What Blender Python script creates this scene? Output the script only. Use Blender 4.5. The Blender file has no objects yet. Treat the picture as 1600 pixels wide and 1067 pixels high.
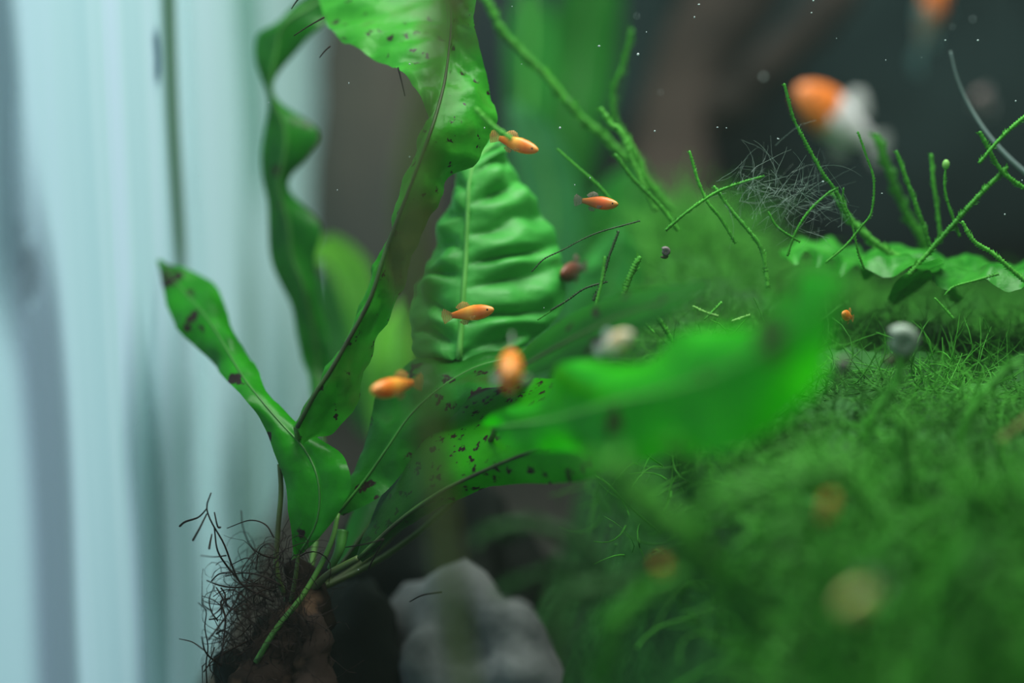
import bpy, math, random
import numpy as np
from mathutils import Vector, Matrix, noise as mnoise

SC = bpy.context.scene
COL = SC.collection
rng = np.random.default_rng(7)
random.seed(7)

# ------------------------------------------------------------------ camera, world, lights, exposure
CAM = Vector((0, 0, 0.22)); PITCH = math.radians(13.0); F = 2667.0
FWD = Vector((0, math.cos(PITCH), -math.sin(PITCH)))
UP = Vector((0, math.sin(PITCH), math.cos(PITCH)))
RIGHT = Vector((1, 0, 0))
cam_d = bpy.data.cameras.new('camera'); cam = bpy.data.objects.new('camera', cam_d); COL.objects.link(cam)
cam.location = CAM; cam.rotation_euler = (math.pi / 2 - PITCH, 0, 0)
cam_d.sensor_width = 36; cam_d.lens = F / 1600 * 36; cam_d.clip_start = 0.01; cam_d.clip_end = 20
cam_d.dof.use_dof = True; cam_d.dof.focus_distance = 0.405; cam_d.dof.aperture_fstop = 3.0
SC.camera = cam

w = bpy.data.worlds.new('world'); SC.world = w; w.use_nodes = True
w.node_tree.nodes['Background'].inputs[0].default_value = (0.42, 0.60, 0.66, 1)
w.node_tree.nodes['Background'].inputs[1].default_value = 0.10

def area(name, loc, target, sx, sy, power, col):
    l = bpy.data.lights.new(name, 'AREA'); l.shape = 'RECTANGLE'; l.size = sx; l.size_y = sy
    l.energy = power; l.color = col
    o = bpy.data.objects.new(name, l); COL.objects.link(o); o.location = loc
    o.rotation_euler = (Vector(target) - Vector(loc)).to_track_quat('-Z', 'Y').to_euler()
    return o
area('tank_lamp', (0.06, 0.40, 0.55), (0.06, 0.40, 0), 0.40, 0.34, 5.6, (0.93, 1.0, 0.90))
area('room_daylight', (-0.75, 0.45, 0.20), (-0.1, 0.45, 0.13), 0.9, 0.8, 5.6, (0.74, 0.93, 1.0))

vs = SC.view_settings
vs.view_transform = 'Standard'; vs.look = 'None'; vs.exposure = 0.0; vs.gamma = 1.0; vs.use_curve_mapping = False
SC.cycles.use_denoising = True
SC.cycles.max_bounces = 10; SC.cycles.transparent_max_bounces = 16; SC.cycles.transmission_bounces = 8

# ------------------------------------------------------------------ helpers
def P(px, py, d):
    x = (px - 800) / F * d; y = -(py - 533.5) / F * d
    return CAM + RIGHT * x + UP * y + FWD * d

def PA(pts):
    return np.array([tuple(P(*p)) for p in pts])

def catmull(pts, n, par=None):
    pts = np.asarray(pts, float); m = len(pts)
    if m == 2: pts = np.array([pts[0], (pts[0] + pts[1]) / 2, pts[1]]); m = 3; par = None
    if par is None:
        seg = np.linalg.norm(np.diff(pts, axis=0), axis=1)
        par = np.concatenate([[0], np.cumsum(seg)]); par = par / par[-1]
    ext = np.vstack([2 * pts[0] - pts[1], pts, 2 * pts[-1] - pts[-2]])
    t = np.linspace(0, 1, n); out = np.zeros((n, 3))
    idx = np.clip(np.searchsorted(par, t, side='right') - 1, 0, m - 2)
    for i, (k, tt) in enumerate(zip(idx, t)):
        u = (tt - par[k]) / max(par[k + 1] - par[k], 1e-9)
        a, b, c, d = ext[k], ext[k + 1], ext[k + 2], ext[k + 3]
        out[i] = 0.5 * (2 * b + (c - a) * u + (2 * a - 5 * b + 4 * c - d) * u * u + (3 * b - a - 3 * c + d) * u ** 3)
    return out

def mesh_obj(name, verts, faces, mat, parent=None, smooth=True, loc=None, uvs=None, mats=None, mat_idx=None):
    """one mesh object; verts in world space, local origin at loc (or the parent's)"""
    verts = np.asarray(verts, float)
    off = np.array(parent_loc(parent)) if parent is not None else (np.array(loc) if loc is not None else np.zeros(3))
    me = bpy.data.meshes.new(name); me.from_pydata([tuple(v) for v in verts - off], [], [tuple(f) for f in faces])
    if mats:
        for m in mats: me.materials.append(m)
        if mat_idx is not None: me.polygons.foreach_set('material_index', np.asarray(mat_idx, np.int32))
    else: me.materials.append(mat)
    if smooth: me.polygons.foreach_set('use_smooth', np.ones(len(me.polygons), dtype=bool))
    if uvs is not None:
        ul = me.uv_layers.new(name='UVMap'); li = np.zeros(len(me.loops), dtype=np.int32)
        me.loops.foreach_get('vertex_index', li)
        ul.data.foreach_set('uv', np.asarray(uvs, np.float32)[li].ravel())
    me.update()
    o = bpy.data.objects.new(name, me); COL.objects.link(o)
    if parent is not None: o.parent = parent
    elif loc is not None: o.location = loc
    return o

def parent_loc(o):
    l = Vector((0, 0, 0))
    while o is not None:
        l = l + o.location; o = o.parent
    return tuple(l)

def tag(o, label=None, cat=None, group=None, kind=None):
    if label: o['label'] = label
    if cat: o['category'] = cat
    if group: o['group'] = group
    if kind: o['kind'] = kind
    return o

def empty(name, loc, label, cat, group=None):
    o = bpy.data.objects.new(name, None); COL.objects.link(o); o.location = loc
    o.empty_display_size = 0.01
    return tag(o, label, cat, group)

def tube_geo(path, radii, sides=6, squash=1.0):
    path = np.asarray(path, float); n = len(path)
    radii = np.full(n, radii) if np.isscalar(radii) else np.asarray(radii)
    tan = np.gradient(path, axis=0); tan /= np.linalg.norm(tan, axis=1)[:, None] + 1e-12
    a = np.array([0.0, -1.0, 0.2]); v = []
    nrm = np.cross(tan[0], a); 
    if np.linalg.norm(nrm) < 1e-4: nrm = np.cross(tan[0], [1.0, 0, 0])
    nrm /= np.linalg.norm(nrm)
    for i in range(n):
        nrm = nrm - tan[i] * np.dot(nrm, tan[i]); nrm /= np.linalg.norm(nrm) + 1e-12
        b = np.cross(tan[i], nrm)
        for k in range(sides):
            an = 2 * math.pi * k / sides
            v.append(path[i] + radii[i] * (math.cos(an) * nrm + squash * math.sin(an) * b))
    f = []
    for i in range(n - 1):
        for k in range(sides):
            k2 = (k + 1) % sides
            f.append((i * sides + k, i * sides + k2, (i + 1) * sides + k2, (i + 1) * sides + k))
    f.append(tuple(range(sides))[::-1]); f.append(tuple((n - 1) * sides + k for k in range(sides)))
    return np.array(v), f

def tube(name, path, r0, r1, mat, parent, n=None, sides=6, bulge=0.0):
    n = n or len(path)
    t = np.linspace(0, 1, n); r = r0 + (r1 - r0) * t
    p = catmull(path, n)
    v, f = tube_geo(p, r, sides)
    return mesh_obj(name, v, f, mat, parent)

def strand_geo(path, r0, r1, scale_len=0.0007, tip=0.6):
    """moss strand: a stem clad in tiny overlapping leaflets"""
    L = np.linalg.norm(np.diff(path, axis=0), axis=1).sum()
    n = int(np.clip(L / (scale_len * 0.5), 12, 160)); n += n % 2
    p = catmull(path, n); t = np.linspace(0, 1, n)
    r = r0 + (r1 - r0) * t
    r = r * np.where(np.arange(n) % 2 == 0, 0.72, 1.22) * rng.uniform(0.82, 1.18, n)
    r[0] *= 0.5; r[1] *= 0.8
    v, f = tube_geo(p, r, 6)
    # leaflets
    tan = np.gradient(p, axis=0); tan /= np.linalg.norm(tan, axis=1)[:, None] + 1e-12
    v = list(v); f = list(f)
    for i in range(2, n - 1, 2):
        side = np.cross(tan[i], [0.1, 1, 0.05]); side /= np.linalg.norm(side) + 1e-9
        s = 1 if (i // 2) % 2 else -1
        out = side * s * math.cos(i * 1.3) + np.cross(tan[i], side) * math.sin(i * 1.3)
        rr = r0 + (r1 - r0) * t[i]; b = p[i] + out * rr * 0.6
        w_ = np.cross(out, tan[i]); k = len(v)
        v += [b - tan[i] * rr * 1.0 + w_ * rr * .4, b + tan[i] * rr * 0.4 - w_ * rr * .4, b + out * rr * 1.5 - tan[i] * rr * 1.8]
        f.append((k, k + 1, k + 2))
    return np.array(v), f

def bundle_geo(paths, r, sides=3, taper=0.4):
    """many thin strands joined: paths (N,K,3)"""
    N, K, _ = paths.shape
    tan = np.gradient(paths, axis=1); tan /= np.linalg.norm(tan, axis=2, keepdims=True) + 1e-12
    ref = rng.normal(size=(N, 1, 3)); a = np.cross(tan, np.broadcast_to(ref, tan.shape)); a /= np.linalg.norm(a, axis=2, keepdims=True) + 1e-12
    b = np.cross(tan, a)
    rad = np.broadcast_to(np.asarray(r).reshape(-1, 1), (N, 1)) * np.linspace(1, taper, K)[None, :]
    rad = rad * rng.uniform(0.75, 1.25, (N, K))
    rings = []
    for k in range(sides):
        an = 2 * math.pi * k / sides
        rings.append(paths + rad[:, :, None] * (math.cos(an) * a + math.sin(an) * b))
    v = np.stack(rings, axis=2).reshape(-1, 3)
    base = (np.arange(N) * K * sides)[:, None, None] + (np.arange(K - 1) * sides)[None, :, None]
    k = np.arange(sides)[None, None, :]; k2 = (k + 1) % sides
    q = np.stack(np.broadcast_arrays(base + k, base + k2, base + sides + k2, base + sides + k), axis=-1).reshape(-1, 4)
    return v, q

def bundle(name, paths, r, mat, parent=None, sides=3, taper=0.4):
    v, q = bundle_geo(paths, r, sides, taper)
    off = np.array(parent_loc(parent)) if parent is not None else np.zeros(3)
    me = bpy.data.meshes.new(name)
    me.vertices.add(len(v)); me.vertices.foreach_set('co', (v - off).astype(np.float32).ravel())
    me.loops.add(q.size); me.loops.foreach_set('vertex_index', q.astype(np.int32).ravel())
    me.polygons.add(len(q)); me.polygons.foreach_set('loop_start', np.arange(0, q.size, 4, dtype=np.int32))
    me.update(calc_edges=True); me.validate()
    me.polygons.foreach_set('use_smooth', np.ones(len(me.polygons), dtype=bool))
    me.materials.append(mat)
    o = bpy.data.objects.new(name, me); COL.objects.link(o)
    if parent is not None: o.parent = parent
    o['kind'] = 'stuff'
    return o

# ------------------------------------------------------------------ materials
def new_mat(name):
    m = bpy.data.materials.new(name); m.use_nodes = True
    nt = m.node_tree; nt.nodes.clear(); out = nt.nodes.new('ShaderNodeOutputMaterial')
    return m, nt, out

def N(nt, typ, **kw):
    n = nt.nodes.new(typ)
    for k, v in kw.items():
        if k.startswith('i_'): n.inputs[int(k[2:]) if k[2:].isdigit() else k[2:]].default_value = v
        else: setattr(n, k, v)
    return n

def ramp(nt, stops, interp='LINEAR'):
    r = nt.nodes.new('ShaderNodeValToRGB'); r.color_ramp.interpolation = interp
    e = r.color_ramp.elements
    c4 = lambda c: (*c, 1) if len(c) == 3 else c
    e[1].position = stops[-1][0]; e[1].color = c4(stops[-1][1]); e[0].position = stops[0][0]; e[0].color = c4(stops[0][1])
    for p, c in stops[1:-1]: e.new(p).color = c4(c)
    return r

def mix(nt, fac, a, b):
    m = nt.nodes.new('ShaderNodeMix'); m.data_type = 'RGBA'
    for s, v in ((0, fac), (6, a), (7, b)):
        if hasattr(v, 'is_linked') or hasattr(v, 'links'): nt.links.new(v, m.inputs[s])
        else: m.inputs[s].default_value = v if s == 0 else (*v, 1)
    return m.outputs[2]

def math_n(nt, op, a, b=None):
    m = nt.nodes.new('ShaderNodeMath'); m.operation = op
    for s, v in ((0, a), (1, b)):
        if v is None: continue
        if hasattr(v, 'links'): nt.links.new(v, m.inputs[s])
        else: m.inputs[s].default_value = v
    return m.outputs[0]

def leaf_mat(name, c1, c2, spot=0.0, spot_scale=300, spot_col=(.025, .012, .012), trans=.5, tcol=None, gloss=.35, brown=0.0, spotmask=.5, nscale=90, vein=True, spec=.3, patch=None, patch_col=(.035, .03, .006)):
    m, nt, out = new_mat(name); L = nt.links
    tc = N(nt, 'ShaderNodeTexCoord')
    n1 = N(nt, 'ShaderNodeTexNoise'); n1.inputs['Scale'].default_value = nscale; n1.inputs['Detail'].default_value = 3
    L.new(tc.outputs['Object'], n1.inputs['Vector'])
    r1 = ramp(nt, [(.35, c1), (.65, c2)]); L.new(n1.outputs['Fac'], r1.inputs[0])
    col = r1.outputs[0]
    if vein:
        uv = N(nt, 'ShaderNodeSeparateXYZ'); L.new(tc.outputs['UV'], uv.inputs[0])
        au = math_n(nt, 'ABSOLUTE', math_n(nt, 'SUBTRACT', uv.outputs[0], .5))
        edge = ramp(nt, [(.0, (1, 1, 1)), (.05, (0, 0, 0))]); L.new(au, edge.inputs[0])
        col = mix(nt, math_n(nt, 'MULTIPLY', edge.outputs[0], .35), col, tuple(min(1, x * 1.8 + .03) for x in c2))
    if brown > 0:
        n2 = N(nt, 'ShaderNodeTexNoise'); n2.inputs['Scale'].default_value = 45; n2.inputs['Detail'].default_value = 4
        L.new(tc.outputs['Object'], n2.inputs['Vector'])
        r2 = ramp(nt, [(.62 - brown * .3, (0, 0, 0)), (.74 - brown * .2, (1, 1, 1))]); L.new(n2.outputs['Fac'], r2.inputs[0])
        col = mix(nt, math_n(nt, 'MULTIPLY', r2.outputs[0], .75), col, (.055, .035, .016))
    if spot > 0:
        v = N(nt, 'ShaderNodeTexVoronoi'); v.inputs['Scale'].default_value = spot_scale
        n3 = N(nt, 'ShaderNodeTexNoise'); n3.inputs['Scale'].default_value = spot_scale * 2.2; n3.inputs['Detail'].default_value = 4
        L.new(tc.outputs['Object'], n3.inputs['Vector'])
        vm = N(nt, 'ShaderNodeVectorMath', operation='MULTIPLY_ADD'); L.new(n3.outputs['Color'], vm.inputs[0])
        vm.inputs[1].default_value = (1.5 / spot_scale,) * 3; L.new(tc.outputs['Object'], vm.inputs[2])
        L.new(vm.outputs[0], v.inputs['Vector'])
        rs = ramp(nt, [(spot * .75, (1, 1, 1)), (spot, (0, 0, 0))]); L.new(v.outputs['Distance'], rs.inputs[0])
        cs = N(nt, 'ShaderNodeSeparateColor'); L.new(v.outputs['Color'], cs.inputs[0])
        gate = math_n(nt, 'GREATER_THAN', cs.outputs[0], spotmask)
        fac = math_n(nt, 'MULTIPLY', rs.outputs[0], gate)
        col = mix(nt, fac, col, spot_col)
    if patch:
        up = N(nt, 'ShaderNodeSeparateXYZ'); L.new(tc.outputs['UV'], up.inputs[0])
        dx = math_n(nt, 'DIVIDE', math_n(nt, 'SUBTRACT', up.outputs[0], patch[0]), patch[2]); dy = math_n(nt, 'DIVIDE', math_n(nt, 'SUBTRACT', up.outputs[1], patch[1]), patch[3])
        rr = math_n(nt, 'ADD', math_n(nt, 'MULTIPLY', dx, dx), math_n(nt, 'MULTIPLY', dy, dy))
        rp = ramp(nt, [(.3, (1, 1, 1)), (1.0, (0, 0, 0))]); L.new(rr, rp.inputs[0]); col = mix(nt, math_n(nt, 'MULTIPLY', rp.outputs[0], .85), col, patch_col)
    b = N(nt, 'ShaderNodeBsdfPrincipled'); b.inputs['Roughness'].default_value = gloss
    b.inputs['Specular IOR Level'].default_value = spec
    L.new(col, b.inputs['Base Color'])
    t = N(nt, 'ShaderNodeBsdfTranslucent')
    tcn = mix(nt, 1.0, col, tcol or (1, 1, 1)); tcn.node.blend_type = 'MULTIPLY'; L.new(tcn, t.inputs[0])
    bp = N(nt, 'ShaderNodeBump'); bp.inputs['Strength'].default_value = .25; bp.inputs['Distance'].default_value = .0006
    n4 = N(nt, 'ShaderNodeTexNoise'); n4.inputs['Scale'].default_value = 500; L.new(tc.outputs['Object'], n4.inputs['Vector'])
    L.new(n4.outputs['Fac'], bp.inputs['Height']); L.new(bp.outputs[0], b.inputs['Normal'])
    ms = N(nt, 'ShaderNodeMixShader'); ms.inputs[0].default_value = trans
    L.new(b.outputs[0], ms.inputs[1]); L.new(t.outputs[0], ms.inputs[2]); L.new(ms.outputs[0], out.inputs[0])
    return m

def plain(name, c1, c2=None, scale=80, rough=.6, trans=0.0, spec=.3, bump=0.0, lo=.35, hi=.65, detail=3):
    m, nt, out = new_mat(name); L = nt.links
    tc = N(nt, 'ShaderNodeTexCoord'); b = N(nt, 'ShaderNodeBsdfPrincipled')
    b.inputs['Roughness'].default_value = rough; b.inputs['Specular IOR Level'].default_value = spec
    n1 = N(nt, 'ShaderNodeTexNoise'); n1.inputs['Scale'].default_value = scale; n1.inputs['Detail'].default_value = detail
    L.new(tc.outputs['Object'], n1.inputs['Vector'])
    r = ramp(nt, [(lo, c1), (hi, c2 or tuple(x * .8 for x in c1))]); L.new(n1.outputs['Fac'], r.inputs[0])
    L.new(r.outputs[0], b.inputs['Base Color'])
    if bump:
        bp = N(nt, 'ShaderNodeBump'); bp.inputs['Strength'].default_value = .6; bp.inputs['Distance'].default_value = bump
        L.new(n1.outputs['Fac'], bp.inputs['Height']); L.new(bp.outputs[0], b.inputs['Normal'])
    sh = b.outputs[0]
    if trans:
        t = N(nt, 'ShaderNodeBsdfTranslucent'); L.new(r.outputs[0], t.inputs[0])
        ms = N(nt, 'ShaderNodeMixShader'); ms.inputs[0].default_value = trans
        L.new(sh, ms.inputs[1]); L.new(t.outputs[0], ms.inputs[2]); sh = ms.outputs[0]
    L.new(sh, out.inputs[0])
    return m

def zoned(name, zones, rough=.35, trans=.2, soft=.04):
    """fish skin: colour zones along the body (object x from -0.5 to 0.5, set by attribute-free object coords / length)"""
    m, nt, out = new_mat(name); L = nt.links
    tc = N(nt, 'ShaderNodeTexCoord'); s = N(nt, 'ShaderNodeSeparateXYZ'); L.new(tc.outputs['UV'], s.inputs[0])
    n1 = N(nt, 'ShaderNodeTexNoise'); n1.inputs['Scale'].default_value = 5; L.new(tc.outputs['UV'], n1.inputs['Vector'])
    x = math_n(nt, 'ADD', s.outputs[0], math_n(nt, 'MULTIPLY', math_n(nt, 'SUBTRACT', n1.outputs['Fac'], .5), .18))
    r = ramp(nt, zones); L.new(x, r.inputs[0])
    b = N(nt, 'ShaderNodeBsdfPrincipled'); b.inputs['Roughness'].default_value = rough
    L.new(r.outputs[0], b.inputs['Base Color'])
    t = N(nt, 'ShaderNodeBsdfTranslucent'); L.new(r.outputs[0], t.inputs[0])
    ms = N(nt, 'ShaderNodeMixShader'); ms.inputs[0].default_value = trans
    L.new(b.outputs[0], ms.inputs[1]); L.new(t.outputs[0], ms.inputs[2]); L.new(ms.outputs[0], out.inputs[0])
    return m

MAT = {}
MAT['fern_left'] = leaf_mat('fern_leaf_spotted', (.010, .18, .005), (.022, .34, .007), spot=.40, spot_scale=120, spotmask=.62, trans=.5)
MAT['fern_back'] = leaf_mat('fern_leaf_deep', (.008, .12, .014), (.022, .21, .016), spot=.3, spot_scale=140, spotmask=.8, trans=.5)
MAT['fern_mid'] = leaf_mat('fern_leaf_browning', (.022, .27, .012), (.055, .40, .026), spot=.30, spot_scale=330, spotmask=.62, trans=.5, brown=.26, patch=(.85, .37, .55, .11), patch_col=(.085, .055, .022))
MAT['fern_quilt'] = leaf_mat('fern_leaf_fresh', (.038, .34, .040), (.065, .43, .060), trans=.35, gloss=.5, spec=.45)
MAT['fern_spot'] = leaf_mat('fern_leaf_sori', (.020, .32, .003), (.036, .42, .004), spot=.40, spot_scale=380, spotmask=.5, spot_col=(.03, .006, .012), trans=.6, patch=(.5, .10, 1.2, .26), patch_col=(.022, .07, .022))
MAT['fern_fore'] = leaf_mat('fern_leaf_bright', (.010, .36, .002), (.026, .52, .003), spot=.4, spot_scale=90, spotmask=.9, spot_col=(.05, .07, .006), trans=.55, patch=(.42, .82, .30, .045))
MAT['fern_dark'] = leaf_mat('fern_leaf_dark_green', (.007, .10, .003), (.011, .15, .004), spot=.3, spot_scale=160, spotmask=.7, trans=.5)  # the leaf's own dark green
MAT['fern_edge'] = leaf_mat('fern_leaf_brown_edge', (.012, .15, .010), (.024, .22, .018), spot=.36, spot_scale=190, spotmask=.6, brown=.22, trans=.5)
MAT['bg_leaf'] = leaf_mat('background_leaf', (.014, .19, .014), (.026, .27, .028), trans=.45)
MAT['bg_lime'] = leaf_mat('background_lime_leaf', (.16, .58, .04), (.24, .68, .07), trans=.5)
MAT['bg_pale'] = leaf_mat('background_pale_leaf', (.05, .30, .08), (.09, .38, .13), trans=.45)
MAT['bg_dim'] = leaf_mat('background_dim_leaf', (.010, .14, .012), (.018, .20, .018), trans=.45)
MAT['trail'] = leaf_mat('trailing_leaf', (.018, .20, .014), (.045, .32, .03), trans=.4, nscale=200)
MAT['rib_dark'] = plain('midrib_dark', (.040, .10, .02), (.02, .018, .01), 90, .5)
MAT['rib_green'] = plain('midrib_green', (.16, .48, .10), (.10, .36, .06), 120, .4)
MAT['rib_mid'] = plain('midrib_mid_green', (.05, .20, .03), (.03, .12, .02), 120, .4)
MAT['stem'] = plain('stem_olive', (.07, .12, .03), (.05, .06, .022), 120, .5)
MAT['stem_green'] = plain('stem_green', (.05, .16, .03), (.08, .20, .03), 120, .5)
MAT['olive_blur'] = plain('stem_brown_olive', (.15, .13, .035), (.10, .14, .025), 25, .6)
MAT['root'] = plain('root_dark', (.010, .008, .009), (.020, .012, .010), 200, .8, spec=.1)
MAT['rhizome'] = plain('rhizome_brown', (.016, .010, .008), (.15, .085, .05), 75, .85, bump=.001, lo=.56, hi=.76, spec=.1)
MAT['moss'] = plain('moss_strand_green', (.022, .19, .010), (.08, .42, .035), 60, .5, trans=.35, lo=.3, hi=.7)
MAT['moss_mass'] = plain('moss_mass_green', (.020, .15, .010), (.075, .40, .032), 34, .6, trans=.3, lo=.32, hi=.68)
MAT['moss_light'] = plain('moss_light_green', (.12, .50, .06), (.07, .36, .035), 90, .5, trans=.35)
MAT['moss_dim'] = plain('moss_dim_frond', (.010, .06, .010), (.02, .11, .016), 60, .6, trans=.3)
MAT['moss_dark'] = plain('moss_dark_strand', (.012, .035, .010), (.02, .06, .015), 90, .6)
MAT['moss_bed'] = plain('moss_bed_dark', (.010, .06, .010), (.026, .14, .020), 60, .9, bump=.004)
MAT['hair'] = plain('hair_algae_grey', (.36, .46, .42), (.20, .32, .26), 60, .6, trans=.4)
MAT['tip'] = plain('moss_tip_pale', (.30, .60, .16), (.22, .52, .12), 60, .5, trans=.4)
MAT['membrane'] = plain('pale_filament', (.20, .28, .27), (.15, .22, .21), 60, .4, trans=.4)
MAT['debris'] = plain('debris_pale', (.55, .62, .62), (.42, .5, .52), 60, .6, trans=.3)
MAT['stone_grey'] = plain('stone_grey', (.07, .075, .08), (.21, .21, .22), 60, .8, bump=.003)
MAT['stone_dark'] = plain('stone_dark', (.005, .008, .008), (.014, .017, .015), 45, .9, bump=.003, spec=.05)
MAT['stone_brown'] = plain('stone_brown', (.085, .075, .062), (.055, .055, .05), 12, .9, bump=.004)
MAT['stone_slate'] = plain('stone_slate', (.006, .014, .016), (.014, .027, .028), 14, .95, spec=.03, bump=.004)
MAT['wood'] = plain('driftwood_brown', (.055, .040, .034), (.022, .018, .017), 18, .95, spec=.05, bump=.004)
MAT['eye_black'] = plain('eye_black', (.01, .01, .01), None, 10, .2)
MAT['shell'] = plain('snail_shell', (.20, .17, .17), (.09, .08, .08), 300, .4)
MAT['shell_white'] = plain('snail_shell_pale', (.30, .36, .30), (.16, .22, .17), 90, .5)

# ------------------------------------------------------------------ setting
XW = -0.0956; YB = 0.86
def wall_pt(px, py):
    d = XW * F / (px - 800); return P(px, py, d)

def make_wall_left():
    m, nt, out = new_mat('pale_side_pane'); L = nt.links
    tc = N(nt, 'ShaderNodeTexCoord'); mp = N(nt, 'ShaderNodeMapping'); mp.inputs['Scale'].default_value = (1, 38, .55)
    L.new(tc.outputs['Object'], mp.inputs['Vector'])
    n = N(nt, 'ShaderNodeTexNoise'); n.inputs['Scale'].default_value = 1.0; n.inputs['Detail'].default_value = 2
    L.new(mp.outputs[0], n.inputs['Vector'])
    r = ramp(nt, [(.3, (.52, .74, .78)), (.5, (.60, .80, .84)), (.72, (.68, .82, .93))]); L.new(n.outputs['Fac'], r.inputs[0])
    sy = N(nt, 'ShaderNodeSeparateXYZ'); L.new(tc.outputs['Object'], sy.inputs[0])
    rg = ramp(nt, [(.33, (.95, .98, 1.0)), (.46, (1, 1, .98)), (.75, (.95, 1.0, .82))]); L.new(sy.outputs[1], rg.inputs[0])
    cm = mix(nt, 1.0, r.outputs[0], rg.outputs[0]); cm.node.blend_type = 'MULTIPLY'
    b = N(nt, 'ShaderNodeBsdfPrincipled'); b.inputs['Roughness'].default_value = .5; b.inputs['Specular IOR Level'].default_value = .1
    L.new(cm, b.inputs['Base Color'])
    t = N(nt, 'ShaderNodeBsdfTranslucent'); L.new(cm, t.inputs[0])
    ms = N(nt, 'ShaderNodeMixShader'); ms.inputs[0].default_value = .6
    L.new(b.outputs[0], ms.inputs[1]); L.new(t.outputs[0], ms.inputs[2]); L.new(ms.outputs[0], out.inputs[0])
    ys = np.linspace(0.0, YB, 120); zs = np.linspace(0, .45, 4); v = []; f = []
    for z in zs:
        for y in ys: v.append((XW, y, z))
    for j in range(3):
        for i in range(119): f.append((j * 120 + i, j * 120 + i + 1, (j + 1) * 120 + i + 1, (j + 1) * 120 + i))
    o = mesh_obj('wall_left', v, f, m, smooth=False)
    tag(o, kind='structure'); return o
wall_left = make_wall_left()

def streak(px0, px1, py0, py1, col, name='algae_reflection_streak', thick=.0006, lean=0.0, dens=.9):  # dark strips mix algae with glass reflections painted in as colour
    """vertical strip of algae and painted reflection on the side pane, tapering at its ends; px measured at mid height"""
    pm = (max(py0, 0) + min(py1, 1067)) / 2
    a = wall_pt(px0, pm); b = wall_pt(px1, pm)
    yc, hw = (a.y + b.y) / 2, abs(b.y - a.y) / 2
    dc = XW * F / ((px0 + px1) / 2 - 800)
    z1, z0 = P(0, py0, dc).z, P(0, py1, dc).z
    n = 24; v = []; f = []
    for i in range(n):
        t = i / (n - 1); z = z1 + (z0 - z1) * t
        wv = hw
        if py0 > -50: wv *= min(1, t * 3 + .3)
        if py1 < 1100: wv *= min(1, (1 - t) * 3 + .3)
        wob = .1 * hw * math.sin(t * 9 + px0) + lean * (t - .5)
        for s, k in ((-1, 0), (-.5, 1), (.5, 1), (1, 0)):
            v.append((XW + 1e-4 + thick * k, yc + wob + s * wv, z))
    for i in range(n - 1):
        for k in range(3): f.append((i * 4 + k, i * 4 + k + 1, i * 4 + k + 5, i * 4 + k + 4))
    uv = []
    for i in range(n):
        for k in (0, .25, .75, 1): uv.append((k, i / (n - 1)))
    m, nt, out = new_mat('film_reflection_%d' % px0); L = nt.links
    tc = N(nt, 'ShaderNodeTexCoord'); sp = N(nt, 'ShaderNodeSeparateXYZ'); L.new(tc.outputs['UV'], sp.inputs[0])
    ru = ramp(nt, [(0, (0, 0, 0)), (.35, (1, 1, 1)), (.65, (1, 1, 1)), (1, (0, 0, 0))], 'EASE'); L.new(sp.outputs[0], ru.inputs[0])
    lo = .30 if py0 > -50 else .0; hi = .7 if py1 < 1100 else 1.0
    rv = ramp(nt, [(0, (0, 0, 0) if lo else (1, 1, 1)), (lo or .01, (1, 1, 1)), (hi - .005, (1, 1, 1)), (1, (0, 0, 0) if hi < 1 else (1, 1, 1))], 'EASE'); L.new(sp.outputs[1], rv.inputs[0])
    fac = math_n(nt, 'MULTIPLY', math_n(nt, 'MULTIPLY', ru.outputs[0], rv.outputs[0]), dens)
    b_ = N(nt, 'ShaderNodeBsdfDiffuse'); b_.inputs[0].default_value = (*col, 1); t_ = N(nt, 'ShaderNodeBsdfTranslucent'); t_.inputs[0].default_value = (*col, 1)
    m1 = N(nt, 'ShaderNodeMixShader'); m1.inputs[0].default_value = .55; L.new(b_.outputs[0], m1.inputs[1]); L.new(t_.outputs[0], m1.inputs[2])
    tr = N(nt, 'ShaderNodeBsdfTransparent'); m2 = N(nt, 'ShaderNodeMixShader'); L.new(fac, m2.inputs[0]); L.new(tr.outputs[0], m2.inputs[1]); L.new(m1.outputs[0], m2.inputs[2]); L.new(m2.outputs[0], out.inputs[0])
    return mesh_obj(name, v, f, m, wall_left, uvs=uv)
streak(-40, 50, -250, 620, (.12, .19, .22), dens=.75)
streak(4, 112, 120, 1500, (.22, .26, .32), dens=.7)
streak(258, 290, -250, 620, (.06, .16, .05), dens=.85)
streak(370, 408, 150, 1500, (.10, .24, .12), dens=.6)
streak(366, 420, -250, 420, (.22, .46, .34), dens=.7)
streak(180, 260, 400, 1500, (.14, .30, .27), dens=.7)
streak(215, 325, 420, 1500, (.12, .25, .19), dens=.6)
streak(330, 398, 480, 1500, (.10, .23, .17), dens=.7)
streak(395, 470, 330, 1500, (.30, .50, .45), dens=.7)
streak(288, 304, -250, 430, (.75, .92, .98), 'highlight_streak', dens=.6)  # bright strips: highlights in the glass, painted as pale colour
streak(298, 340, 470, 1500, (.80, .97, .99), 'highlight_streak', dens=.8)
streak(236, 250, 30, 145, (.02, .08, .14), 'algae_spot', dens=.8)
streak(22, 64, 360, 490, (.08, .09, .12), 'algae_spot', dens=.5)

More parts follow.
